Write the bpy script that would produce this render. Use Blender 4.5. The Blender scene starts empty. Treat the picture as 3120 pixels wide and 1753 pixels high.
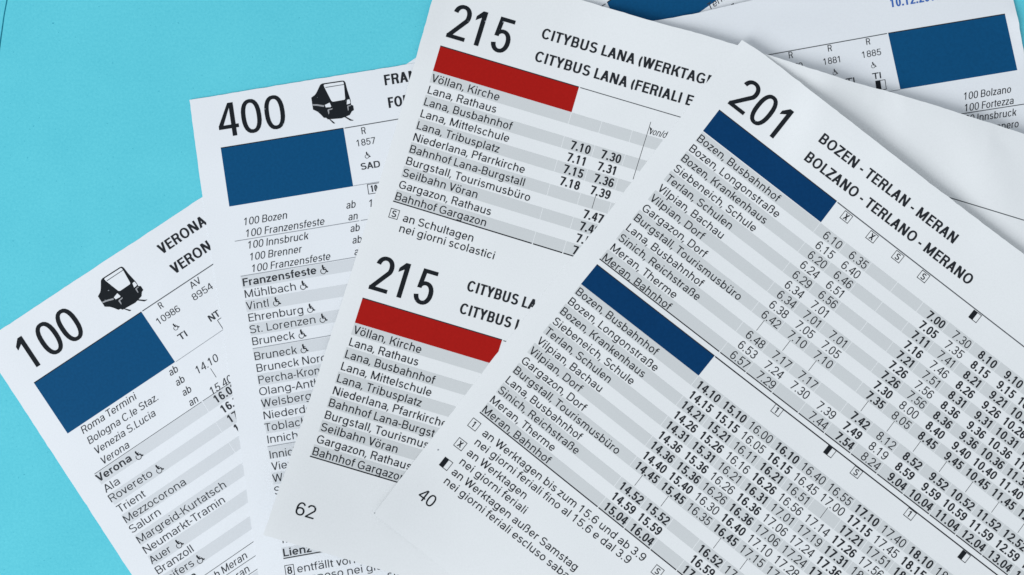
import bpy, math
import numpy as np

# ------------------------------------------------------------------ camera, world, lamps, exposure
S = 0.000082                      # metres on the table per photo pixel
CX, CY = 1560.0, 876.5
D = 0.235                         # camera height above the board
C = bpy.context.scene.collection
scn = bpy.context.scene

cam = bpy.data.cameras.new('camera')
cam.sensor_width = 36.0
cam.lens = 36.0 * D / (3120 * S)
cam.clip_start = 0.01
cam.clip_end = 20.0
camo = bpy.data.objects.new('camera', cam)
camo.location = (0, 0, D)
C.objects.link(camo)
scn.camera = camo

world = bpy.data.worlds.new("World")
scn.world = world
world.use_nodes = True
bg = world.node_tree.nodes['Background']
bg.inputs[0].default_value = (0.865, 0.925, 0.985, 1)
bg.inputs[1].default_value = 0.595

def area_lamp(name, loc, target, sx, sy, power, col):
    l = bpy.data.lights.new(name, 'AREA')
    l.shape = 'RECTANGLE'
    l.size, l.size_y = sx, sy
    l.energy = power
    l.color = col
    o = bpy.data.objects.new(name, l)
    o.location = loc
    d = np.array(target, float) - np.array(loc, float)
    from mathutils import Vector
    o.rotation_euler = Vector(d).to_track_quat('-Z', 'Y').to_euler()
    C.objects.link(o)
    return o

# the window the sheets are lit by: large, soft, to the lower left of the picture
area_lamp('window_light', (-1.15, -0.80, 1.05), (0, 0, 0), 0.95, 0.95, 22.5, (0.97, 0.985, 1.0))

scn.view_settings.view_transform = 'Standard'
scn.view_settings.look = 'None'
scn.view_settings.exposure = 0.0
scn.view_settings.gamma = 1.0

# ------------------------------------------------------------------ heights of the sheets
def sst(x, a, b):
    t = np.clip((x - a) / (b - a), 0, 1)
    return t * t * (3 - 2 * t)

def gau(X, Y, cx, cy, rx, ry, ang=0.0):
    c, s = math.cos(math.radians(ang)), math.sin(math.radians(ang))
    a = ((X - cx) * c + (Y - cy) * s) / rx
    b = (-(X - cx) * s + (Y - cy) * c) / ry
    return np.exp(-(a * a + b * b))

MM = 0.001
def lin(X, Y, p, q):
    """distance along and below the line p -> q (photo pixels)"""
    d = np.array(q, float) - np.array(p, float)
    d /= np.hypot(*d)
    return (X - p[0]) * d[0] + (Y - p[1]) * d[1], -(X - p[0]) * d[1] + (Y - p[1]) * d[0]

def roll(X, Y, p, q, amp):
    """the cut edge p -> q (sheet on its left seen downwards) dips a little"""
    _, d = lin(X, Y, p, q)
    return -amp * MM * np.exp(-np.clip(d, 0, 9999) / 20.0)

def h_card(X, Y):
    return 0.0 * X

def h100(X, Y):
    return 0.16 * MM + 0.25 * MM * gau(X, Y, 60, 1500, 300, 400)

def h400(X, Y):
    u, v = lin(X, Y, (577, 305), (1290, 188))
    z = h100(X, Y) + 0.20 * MM
    z = z + 0.9 * MM * sst(u, 900, 1500) * np.exp(-np.clip(v + 40, 0, 9999) / 240.0)
    z = z + 0.8 * MM * gau(X, Y, 3105, 60, 36, 40) - 0.30 * MM * gau(X, Y, 3104, 20, 26, 20) + 0.5 * MM * gau(X, Y, 3110, 150, 20, 60)
    z = z + 0.5 * MM * gau(X, Y, 2350, 110, 170, 60, -9)
    return z

def h215(X, Y):
    u, v = lin(X, Y, (1357, -122), (2254, 139))
    z = h400(X, Y) + 0.24 * MM + roll(X, Y, (801, 1630), (1316, 0), 0.15)
    vv = np.clip(v + 20, 0, 9999)
    z = z + 2.7 * MM * sst(u, 380, 900) * np.exp(-(vv / 330.0) ** 1.5)
    z = z + 0.8 * MM * gau(X, Y, 2480, 300, 60, 230, 20) - 0.5 * MM * gau(X, Y, 2660, 330, 70, 200, 12)
    z = z + 0.9 * MM * gau(X, Y, 2990, 520, 80, 190, -28)
    z = z + 0.16 * MM * gau(X, Y, 2650, 285, 12, 45, 20) + 0.14 * MM * gau(X, Y, 2735, 320, 9, 30, -15)
    z = z + 0.18 * MM * gau(X, Y, 2990, 430, 10, 38, 8) - 0.12 * MM * gau(X, Y, 3040, 450, 30, 12, 30)
    r = np.hypot(X - 801, Y - 1630)
    z = z + 1.2 * MM * np.exp(-(r / 130.0) ** 1.6) + 7.0 * MM * np.exp(-(r / 430.0) ** 2)
    z = z + 0.9 * MM * gau(X, Y, 1270, 60, 60, 200, 17)
    return z

def h201(X, Y):
    u, v = lin(X, Y, (2261, 122), (2838, 565))
    z = h215(X, Y) + 0.32 * MM + roll(X, Y, (1139, 1566), (2261, 122), 0.18) + roll(X, Y, (1539, 1880), (1139, 1566), 0.12)
    z = z + 3.2 * MM * sst(u, 20, 420) * np.exp(-(np.clip(v + 10, 0, 9999) / 240.0) ** 1.5) * (0.55 + 0.45 * np.exp(-((u - 430) / 420.0) ** 2))
    r = np.hypot(X - 1139, Y - 1566)
    z = z + 0.8 * MM * np.exp(-(r / 160.0) ** 1.6)
    return z

def to_world(px, h, dz=0.0):
    """photo pixel -> point on the surface h(X, Y) seen there"""
    px = np.asarray(px, float)
    X0 = px[..., 0]
    Y0 = px[..., 1]
    X, Y = X0.copy(), Y0.copy()
    for _ in range(7):
        k = 1 - h(X, Y) / D
        X = CX + (X0 - CX) * k
        Y = CY + (Y0 - CY) * k
    z = h(X, Y) + dz
    return np.stack([(X - CX) * S, -(Y - CY) * S, z], -1)

# ------------------------------------------------------------------ materials
def new_mat(name):
    m = bpy.data.materials.new(name)
    m.use_nodes = True
    nt = m.node_tree
    return m, nt, nt.nodes['Principled BSDF']

def paper_mat(name, col, var=0.035, bump=0.12):
    m, nt, b = new_mat(name)
    b.inputs['Roughness'].default_value = 0.62
    b.inputs['Specular IOR Level'].default_value = 0.25
    tc = nt.nodes.new('ShaderNodeTexCoord')
    n1 = nt.nodes.new('ShaderNodeTexNoise'); n1.inputs['Scale'].default_value = 2400; n1.inputs['Detail'].default_value = 4
    n2 = nt.nodes.new('ShaderNodeTexNoise'); n2.inputs['Scale'].default_value = 38; n2.inputs['Detail'].default_value = 3
    mix = nt.nodes.new('ShaderNodeMath'); mix.operation = 'ADD'
    nt.links.new(tc.outputs['Object'], n1.inputs['Vector'])
    nt.links.new(tc.outputs['Object'], n2.inputs['Vector'])
    nt.links.new(n1.outputs['Fac'], mix.inputs[0]); nt.links.new(n2.outputs['Fac'], mix.inputs[1])
    r = nt.nodes.new('ShaderNodeMapRange')
    r.inputs['From Min'].default_value = 0.6; r.inputs['From Max'].default_value = 1.4
    nt.links.new(mix.outputs[0], r.inputs['Value'])
    cr = nt.nodes.new('ShaderNodeMix'); cr.data_type = 'RGBA'
    cr.inputs[6].default_value = (*[c * (1 - var) for c in col], 1)
    cr.inputs[7].default_value = (*[min(1, c * (1 + var)) for c in col], 1)
    nt.links.new(r.outputs[0], cr.inputs[0]); nt.links.new(cr.outputs[2], b.inputs['Base Color'])
    bp = nt.nodes.new('ShaderNodeBump'); bp.inputs['Strength'].default_value = bump; bp.inputs['Distance'].default_value = 0.00005
    nt.links.new(n1.outputs['Fac'], bp.inputs['Height']); nt.links.new(bp.outputs[0], b.inputs['Normal'])
    return m

def ink_mat(name, col, rough=0.5, speck=0.0, var=0.12):
    m, nt, b = new_mat(name)
    b.inputs['Roughness'].default_value = rough
    b.inputs['Specular IOR Level'].default_value = 0.04
    tc = nt.nodes.new('ShaderNodeTexCoord')
    n1 = nt.nodes.new('ShaderNodeTexNoise'); n1.inputs['Scale'].default_value = 1500; n1.inputs['Detail'].default_value = 3
    nt.links.new(tc.outputs['Object'], n1.inputs['Vector'])
    cr = nt.nodes.new('ShaderNodeMix'); cr.data_type = 'RGBA'
    cr.inputs[6].default_value = (*[c * (1 - var) for c in col], 1)
    cr.inputs[7].default_value = (*[min(1, c * (1 + var)) for c in col], 1)
    nt.links.new(n1.outputs['Fac'], cr.inputs[0])
    out = cr.outputs[2]
    if speck:
        v = nt.nodes.new('ShaderNodeTexNoise'); v.inputs['Scale'].default_value = 1050; v.inputs['Detail'].default_value = 1
        nt.links.new(tc.outputs['Object'], v.inputs['Vector'])
        g = nt.nodes.new('ShaderNodeMapRange'); g.inputs['From Min'].default_value = speck; g.inputs['From Max'].default_value = speck + 0.05
        nt.links.new(v.outputs['Fac'], g.inputs['Value'])
        c2 = nt.nodes.new('ShaderNodeMix'); c2.data_type = 'RGBA'
        nt.links.new(g.outputs[0], c2.inputs[0]); nt.links.new(out, c2.inputs[6]); c2.inputs[7].default_value = (0.35, 0.38, 0.42, 1)
        out = c2.outputs[2]
    nt.links.new(out, b.inputs['Base Color'])
    return m

M_PAPER = paper_mat('white_paper', (0.790, 0.820, 0.855))
M_PAPER2 = paper_mat('white_paper_cool', (0.798, 0.820, 0.832))
M_INK = ink_mat('black_ink', (0.022, 0.025, 0.030))
M_INKSOFT = ink_mat('faded_black_ink', (0.040, 0.045, 0.052))
M_INKBIG = ink_mat('black_solid_ink', (0.014, 0.017, 0.021), 0.42, 0.735)
M_INKGREY = ink_mat('dark_grey_ink', (0.10, 0.11, 0.12))
M_LINEGREY = ink_mat('thin_rule_ink', (0.30, 0.32, 0.35))
M_BLUE = ink_mat('blue_ink', (0.0048, 0.074, 0.190), 0.5, 0, 0.16)
M_NAVY = ink_mat('navy_ink', (0.0028, 0.041, 0.130), 0.5, 0, 0.16)
M_RED = ink_mat('red_ink', (0.385, 0.0110, 0.0085), 0.5, 0, 0.10)
M_DATE = ink_mat('blue_date_ink', (0.05, 0.14, 0.45))
M_GREY = paper_mat('grey_tint', (0.655, 0.685, 0.715), 0.035)
M_GREY2 = paper_mat('grey_tint_cool', (0.625, 0.650, 0.660), 0.035)

def card_mat():
    m, nt, b = new_mat('turquoise_card')
    b.inputs['Roughness'].default_value = 0.8
    b.inputs['Specular IOR Level'].default_value = 0.2
    tc = nt.nodes.new('ShaderNodeTexCoord')
    def noise(s, d, r=0.5):
        n = nt.nodes.new('ShaderNodeTexNoise'); n.inputs['Scale'].default_value = s; n.inputs['Detail'].default_value = d
        n.inputs['Roughness'].default_value = r
        nt.links.new(tc.outputs['Object'], n.inputs['Vector']); return n
    n1 = noise(1500, 6, 0.75); n2 = noise(60, 4, 0.6); n3 = noise(1400, 2)
    a = nt.nodes.new('ShaderNodeMath'); a.operation = 'MULTIPLY_ADD'; a.inputs[1].default_value = 0.8
    s2 = nt.nodes.new('ShaderNodeMath'); s2.operation = 'MULTIPLY'; s2.inputs[1].default_value = 0.28
    nt.links.new(n2.outputs['Fac'], s2.inputs[0]); nt.links.new(n1.outputs['Fac'], a.inputs[0]); nt.links.new(s2.outputs[0], a.inputs[2])
    r = nt.nodes.new('ShaderNodeMapRange'); r.inputs['From Min'].default_value = 0.26; r.inputs['From Max'].default_value = 0.82
    nt.links.new(a.outputs[0], r.inputs['Value'])
    cr = nt.nodes.new('ShaderNodeMix'); cr.data_type = 'RGBA'
    cr.inputs[6].default_value = (0.082, 0.520, 0.640, 1)
    cr.inputs[7].default_value = (0.150, 0.675, 0.780, 1)
    nt.links.new(r.outputs[0], cr.inputs[0])
    # scattered dark fibres
    g = nt.nodes.new('ShaderNodeMapRange'); g.inputs['From Min'].default_value = 0.69; g.inputs['From Max'].default_value = 0.82
    nt.links.new(n3.outputs['Fac'], g.inputs['Value'])
    c2 = nt.nodes.new('ShaderNodeMix'); c2.data_type = 'RGBA'
    nt.links.new(g.outputs[0], c2.inputs[0]); nt.links.new(cr.outputs[2], c2.inputs[6]); c2.inputs[7].default_value = (0.03, 0.33, 0.45, 1)
    nt.links.new(c2.outputs[2], b.inputs['Base Color'])
    bp = nt.nodes.new('ShaderNodeBump'); bp.inputs['Strength'].default_value = 0.35; bp.inputs['Distance'].default_value = 0.00008
    nt.links.new(n1.outputs['Fac'], bp.inputs['Height']); nt.links.new(bp.outputs[0], b.inputs['Normal'])
    return m
M_CARD = card_mat()
M_BASE = ink_mat('dark_desk', (0.012, 0.10, 0.16), 0.7)

# ------------------------------------------------------------------ mesh helpers
def link_mesh(name, V, F, mat, parent=None, smooth=False):
    me = bpy.data.meshes.new(name)
    me.from_pydata([tuple(v) for v in V], [], [tuple(f) for f in F])
    me.materials.append(mat)
    if smooth:
        me.polygons.foreach_set('use_smooth', [True] * len(me.polygons))
    me.update()
    o = bpy.data.objects.new(name, me)
    C.objects.link(o)
    if parent is not None:
        o.parent = parent
        o.matrix_parent_inverse = parent.matrix_world.inverted()
    return o

def tag(o, **kw):
    for k, v in kw.items():
        o[k] = v
    return o

# ------------------------------------------------------------------ lettering: every letter drawn with straight and bowed strokes
XH = 0.728
OV = 0.012
class Pen:
    def __init__(s, w, h, sx):
        s.w, s.h, s.k, s.P = w, h, sx, []
    def rect(s, x0, y0, x1, y1):
        s.P.append([[(x0, y0), (x1, y0), (x1, y1), (x0, y1)]])
    def quad(s, *p):
        s.P.append([list(p)])
    def para(s, xa, ya, xb, yb, wx):
        s.quad((xa, ya), (xa + wx, ya), (xb + wx, yb), (xb, yb))
    def arc(s, x0, y0, x1, y1, a0, a1, n=2.35, w=None, h=None, seg=None):
        w = w or s.w; h = h or s.h
        cx, cy, Rx, Ry = (x0 + x1) / 2, (y0 + y1) / 2, (x1 - x0) / 2, (y1 - y0) / 2
        N = seg or max(4, int(abs(a1 - a0) / 15))
        pts = []
        for i in range(N + 1):
            t = math.radians(a0 + (a1 - a0) * i / N)
            c, q = math.cos(t), math.sin(t)
            f = lambda v: math.copysign(abs(v) ** (2.0 / n), v)
            pts.append(((cx + Rx * f(c), cy + Ry * f(q)), (cx + (Rx - w) * f(c), cy + (Ry - h) * f(q))))
        s.P.append([[pts[i][0], pts[i + 1][0], pts[i + 1][1], pts[i][1]] for i in range(N)])

def glyph(ch, w, h, k):
    """strokes of one letter, cap height 1; returns (strokes, left bearing, width, right bearing)"""
    p = Pen(w, h, k)
    o = OV
    dot = w * 1.08
    st, rd, dg = 0.085 * k, 0.055 * k, 0.012 * k
    L = R = st
    base = {'ä': 'a', 'ö': 'o', 'ü': 'u', 'Ö': 'O'}.get(ch, ch)
    c = base
    if c in '0123456789':
        W = 0.575 * k; L = R = 0.05 * k
        if c == '0': p.arc(0, -o, W, 1 + o, 0, 360, 2.35)
        elif c == '1':
            x = 0.30 * k + w * 0.35
            p.rect(x - w, 0, x, 1)
            y1 = 1 - h * 0.15
            p.quad((x - w, 1), (x - w, 0.845 - h * 0.35), (0.045 * k, 0.73 - h * 0.35), (0.045 * k, 0.73 + h * 0.75))
        elif c == '2':
            p.arc(0.01 * k, 0.42, W, 1 + o, 172, -30, 2.15, seg=16)
            xo, yo = 0.5 * (0.01 * k + W), 0.71 + o / 2
            f = lambda rx, ry: (xo + rx * (math.cos(math.radians(30)) ** (2 / 2.15)), yo - ry * (0.5 ** (2 / 2.15)))
            p.quad((0.0, h * 0.8), (w * 1.15, h * 0.8), f((W - .01 * k) / 2, 0.29 + o / 2), f((W - .01 * k) / 2 - w, 0.29 + o / 2 - h))
            p.rect(0, 0, W, h)
        elif c == '3':
            p.arc(0.03 * k, 0.50 - h * 0.45, W - 0.025 * k, 1 + o, 160, -92, 2.2)
            p.arc(0, -o, W, 0.50 + h * 0.5, 92, -165, 2.2)
            p.rect(0.36 * W, 0.5 - h * 0.45, 0.52 * W, 0.5 + h * 0.5)
        elif c == '4':
            x = W * 0.94 - w
            p.rect(x - 0.05 * k, 0, x - 0.05 * k + w, 1)
            p.rect(0, 0.235, W, 0.235 + h)
            xx = x - 0.05 * k
            p.quad((0.0, 0.235 + h * 0.9), (w * 1.05, 0.235 + h * 0.9), (xx + w * 0.02, 0.86), (xx + w * 0.02, 1.0))
            p.quad((xx + w * 0.02 - 0.0001, 1.0), (xx - w * 0.22, 1.0), (0, 0.235 + h * 0.9 + .001), (0.01, 0.235 + h * 0.9))
        elif c == '5':
            p.rect(0.10 * k, 1 - h, W * 0.95, 1)
            p.para(0.045 * k, 0.44, 0.085 * k, 1, w * 0.95)
            p.arc(0, -o, W, 0.66, 142, -165, 2.15)
        elif c == '6':
            p.arc(0, -o, W, 0.63, 0, 360, 2.17)
            p.arc(0, -o, W * 1.06, 1 + o, 40, 190, 2.15)
        elif c == '9':
            p.arc(0, 0.37, W, 1 + o, 0, 360, 2.17)
            p.arc(-W * 0.06, -o, W, 1 + o, 220, 370, 2.15)
        elif c == '7':
            p.rect(0, 1 - h, W, 1)
            p.quad((0.13 * k, 0), (0.13 * k + w * 1.02, 0), (W, 1 - h * 0.98), (W - w * 1.12, 1 - h * 0.98))
        elif c == '8':
            p.arc(0.03 * k, 0.50 - h * 0.45, W - 0.03 * k, 1 + o, 0, 360, 2.2)
            p.arc(0, -o, W, 0.53 + h * 0.42, 0, 360, 2.2)
    elif c in 'oOQ':
        H = XH if c == 'o' else 1.0
        W = (0.545 if c == 'o' else 0.74) * k; L = R = rd
        p.arc(0, -o, W, H + o, 0, 360, 2.15)
    elif c in 'cC':
        H = XH if c == 'c' else 1.0
        W = (0.51 if c == 'c' else 0.70) * k; L = rd; R = rd * 0.7
        p.arc(0, -o, W * 1.03, H + o, 38, 322, 2.17, seg=20)
    elif c == 'G':
        W = 0.72 * k; L = rd; R = st * .9
        p.arc(0, -o, W * 1.02, 1 + o, 38, 310, 2.17, seg=20)
        p.rect(W - w, 0.08, W, 0.50); p.rect(W * 0.55, 0.50 - h, W - w * .98, 0.50)
    elif c in 'bpdq':
        W = 0.555 * k
        lo, hi = (0, 1.0) if c in 'bd' else (-0.27, XH)
        p.arc(0, -o, W, XH + o, 0, 360, 2.17)
        if c in 'bp': p.rect(0, lo, w, hi); R = rd
        else: p.rect(W - w, lo, W, hi); L = rd
    elif c == 'g':
        W = 0.55 * k; L = rd
        p.arc(0, -o, W, XH + o, 0, 360, 2.17)
        p.rect(W - w, -0.06, W, XH)
        p.arc(0.01 * k, -0.285, W, 0.12, 0, -158, 2.17)
    elif c == 'a':
        W = 0.52 * k; L = rd; R = st * .9
        p.rect(W - w, 0, W, 0.50)
        p.arc(0.025 * k, 0.26, W, XH + o, -8, 165, 2.17)
        p.arc(0, -o, W * 0.98, 0.43, 92, 272, 2.2)
        p.rect(W * 0.47, 0.43 - h, W - w * .98, 0.43)
        p.quad((W * 0.48, -o), (W * 0.48, h - o), (W - w * .98, 0.06 + h), (W - w * .98, 0.05))
    elif c == 'e':
        W = 0.54 * k; L = R = rd
        p.arc(0, -o, W, XH + o, -6, 322, 2.17, seg=24)
        p.rect(w * 0.8, XH * 0.47 - h * 0.45, W - w * 0.5, XH * 0.47 + h * 0.5)
    elif c in 'sS':
        H = XH if c == 's' else 1.0
        W = (0.475 if c == 's' else 0.63) * k; L = R = rd * .9
        m = H * 0.515
        p.arc(0.02 * k, m - h * 0.5, W - 0.015 * k, H + o, 28, 268, 2.15)
        p.arc(0, -o, W, m + h * 0.5, 88, -158, 2.15)
        p.rect(W * .40, m - h * .5, W * .60, m + h * .5)
    elif c in 'nhmr':
        hgt = 1.0 if c == 'h' else XH
        p.rect(0, 0, w, hgt)
        ry = 0.30
        if c == 'r':
            W = 0.33 * k; R = dg
            p.arc(w * 0.25, XH - 0.42, W * 1.75, XH + o * .5, 92, 160, 2.17)
        elif c == 'm':
            W = 0.86 * k
            mid = (W + w) / 2
            for a, b in ((0, mid), (mid - w, W)):
                p.arc(a + w * 0.15, XH - 2 * ry, b, XH + o, 0, 150, 2.4); p.rect(b - w, 0, b, XH - ry + .004)
        else:
            W = 0.52 * k
            p.arc(w * 0.15, XH - 2 * ry, W, XH + o, 0, 150, 2.4); p.rect(W - w, 0, W, XH - ry + .004)
    elif c == 'u':
        W = 0.52 * k
        p.rect(W - w, 0, W, XH)
        p.arc(0, -o, W - w * 0.15, 0.60, 180, 330, 2.4); p.rect(0, 0.296, w, XH)
    elif c in 'ilIj':
        W = w
        if c == 'i': p.rect(0, 0, w, XH); p.rect(0, 1 - h * 1.1, w, 1)
        elif c == 'l': p.rect(0, 0, w, 1.0)
        elif c == 'I': p.rect(0, 0, w, 1.0)
        else: p.rect(0, -0.2, w, XH); p.rect(0, 1 - h * 1.1, w, 1)
    elif c == 't':
        W = 0.30 * k; L = R = dg * 2; x = 0.085 * k
        p.rect(x, 0.12, x + w, 0.90); p.rect(0, XH - h, W, XH)
        p.arc(x, -o * .5, x + W * 1.05, 0.34, 180, 275, 2.4)
    elif c == 'f':
        W = 0.32 * k; L = dg * 2; R = dg; x = 0.08 * k
        p.rect(x, 0, x + w, 0.85); p.rect(0, XH - h, W, XH)
        p.arc(x, 0.64, x + W * 1.2, 1.0 + o, 78, 180, 2.4)
    elif c == 'ß':
        W = 0.56 * k
        p.rect(0, 0, w, 0.74); p.arc(0, 0.50, W * 0.92, 1 + o, -88, 182, 2.4); p.arc(W * 0.18, -o, W, 0.5 + h, 88, -100, 2.4)
    elif c in 'kK':
        H = XH if c == 'k' else 1.0
        W = (0.50 if c == 'k' else 0.66) * k; R = dg
        p.rect(0, 0, w, 1)
        ym = H * 0.40
        p.para(w * 0.7, ym, W - w * 1.25, H, w * 1.22)
        p.para(W - w * 1.22, 0, W * 0.36, H * 0.62, w * 1.2)
    elif c in 'vVAyY':
        H = XH if c in 'vy' else 1.0
        W = {'v': 0.50, 'y': 0.50, 'V': 0.64, 'A': 0.69, 'Y': 0.66}[c] * k; L = R = dg
        ww = w * 1.12
        if c in 'vV':
            p.para((W - ww) / 2, 0, 0, H, ww); p.para((W - ww) / 2, 0, W - ww, H, ww)
        elif c == 'A':
            p.para(0, 0, (W - ww) / 2, 1, ww); p.para(W - ww, 0, (W - ww) / 2, 1, ww)
            p.rect(W * 0.2, 0.24, W * 0.8, 0.24 + h)
        elif c == 'Y':
            p.para((W - ww) / 2, 0.42, 0, 1, ww); p.para((W - ww) / 2, 0.42, W - ww, 1, ww); p.rect((W - w) / 2, 0, (W + w) / 2, 0.46)
        else:
            p.para((W - ww) / 2, 0, 0, H, ww); p.para(W * .14, -0.27, W - ww, H, ww)
    elif c in 'wW':
        H = XH if c == 'w' else 1.0
        W = (0.76 if c == 'w' else 0.97) * k; L = R = dg
        ww = w * 1.08
        q = (W - ww) / 4
        p.para(q, 0, 0, H, ww); p.para(q, 0, 2 * q, H, ww); p.para(3 * q, 0, 2 * q, H, ww); p.para(3 * q, 0, 4 * q, H, ww)
    elif c in 'xX':
        H = XH if c == 'x' else 1.0
        W = (0.50 if c == 'x' else 0.64) * k; L = R = dg
        ww = w * 1.2
        p.para(0, 0, W - ww, H, ww); p.para(W - ww, 0, 0, H, ww)
    elif c in 'zZ':
        H = XH if c == 'z' else 1.0
        W = (0.45 if c == 'z' else 0.60) * k; L = R = rd * .6
        p.rect(0, 0, W, h); p.rect(0.01, H - h, W, H); p.para(0, h * .9, W - w * 1.25, H - h * .9, w * 1.25)
    elif c == 'M':
        W = 0.80 * k
        p.rect(0, 0, w, 1); p.rect(W - w, 0, W, 1)
        ww = w * 1.05
        p.para((W - ww) / 2, 0.05, w * 0.05, 1, ww); p.para((W - ww) / 2, 0.05, W - ww - w * .05, 1, ww)
    elif c == 'N':
        W = 0.66 * k
        p.rect(0, 0, w, 1); p.rect(W - w, 0, W, 1); p.para(W - w * 1.25, 0, 0, 1, w * 1.25)
    elif c in 'EFLTH':
        W = {'E': 0.53, 'F': 0.50, 'L': 0.49, 'T': 0.60, 'H': .66}[c] * k; R = dg * 2
        if c == 'T':
            L = R = dg; p.rect(0, 1 - h, W, 1); p.rect((W - w) / 2, 0, (W + w) / 2, 1)
        else:
            p.rect(0, 0, w, 1)
            if c in 'EL': p.rect(w * .5, 0, W, h)
            if c in 'EF': p.rect(w * .5, 1 - h, W, 1); p.rect(w * .5, 0.46, W * 0.93, 0.46 + h)
            if c == 'H': p.rect(W - w, 0, W, 1); p.rect(w * .5, .46, W - w * .5, .46 + h); R = st
    elif c in 'BPRDU':
        W = {'B': 0.60, 'P': 0.58, 'R': 0.61, 'D': 0.66, 'U': 0.63}[c] * k; R = rd
        if c == 'U':
            R = st
            p.rect(0, 0.3, w, 1); p.rect(W - w, 0.3, W, 1); p.arc(0, -o, W, 0.62, 180, 360, 2.35)
        else:
            p.rect(0, 0, w, 1)
            if c == 'D':
                p.arc(W - 0.66 * k, 0, W, 1, -90, 90, 2.5); p.rect(w * .5, 0, W - .33 * k, h); p.rect(w * .5, 1 - h, W - .33 * k, 1)
            else:
                yl = 0.50 if c == 'B' else 0.44
                x1 = W - (0.03 * k if c == 'B' else 0)
                rx = min(0.22 * k, x1 / 2)
                p.arc(x1 - 2 * rx, yl - (h * .5 if c == 'B' else 0), x1, 1, -90, 90, 2.17)
                b0 = yl - (h * .5 if c == 'B' else 0)
                p.rect(w * .5, 1 - h, x1 - rx, 1); p.rect(w * .5, b0, x1 - rx, b0 + h)
                if c == 'B':
                    p.arc(W - 2 * rx, 0, W, b0 + h, -90, 90, 2.17); p.rect(w * .5, 0, W - rx, h)
                if c == 'R':
                    p.para(W - w * 1.12, 0, W * 0.52, yl + h * .5, w * 1.12)
    elif c == 'J':
        W = .4 * k; p.rect(W - w, .2, W, 1)
    elif c == '.':
        W = dot; L = 0.085 * k; R = 0.10 * k; p.rect(0, 0, dot, h * 1.25)
    elif c == ',':
        W = dot; L = R = 0.065 * k
        p.quad((0, h * 1.25), (-0.05 * k, -0.17), (dot * 0.45 - 0.03 * k, -0.17), (dot, h * 1.25))
    elif c == '-':
        W = 0.27 * k; L = R = 0.04 * k; p.rect(0, 0.285, W, 0.285 + h * 1.05)
    elif c == '/':
        W = 0.32 * k; L = R = 0; p.para(0, -0.03, W - w, 1.0, w)
    elif c in '()':
        W = 0.24 * k; L = R = 0.045 * k
        if c == '(': p.arc(0, -0.18, W * 2.2, 1.04, 118, 242, 2.0)
        else: p.arc(W - W * 2.2, -0.18, W, 1.04, 62, -62, 2.0)
    elif c == ' ':
        W = 0.19 * k; L = R = 0.04 * k
    else:
        W = .5 * k
        print('no glyph for', ch)
    if ch in 'äöü':
        a = W * 0.14; d = w * 1.05
        p.rect(a, 0.865, a + d, 1.01); p.rect(W - a - d, 0.865, W - a, 1.01)
    return p.P, L, W, R

WEIGHT = {'r': (0.144, 0.118), 'b': (0.200, 0.156), 'x': (0.18, 0.14), 't': (0.124, 0.104), 'c': (0.205, 0.158), 'big': (0.134, 0.112), 'm': (0.13, 0.105), 'l': (0.100, 0.085)}

def text_quads(s, style, k):
    w, h = WEIGHT[style]
    x = 0.0
    out = []            # (stroke number, list of quads)
    first = True
    for i, ch in enumerate(s):
        P, L, W, R = glyph(ch, w, h, k)
        if style == 'b': L, R = L * 0.75, R * 0.75
        if not first: x += L
        first = False
        for j, st in enumerate(P):
            out.append((j + (i % 2) * 4, [[(a + x, b) for a, b in q] for q in st]))
        x += W + (R if i < len(s) - 1 else 0)
    return out, x

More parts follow.
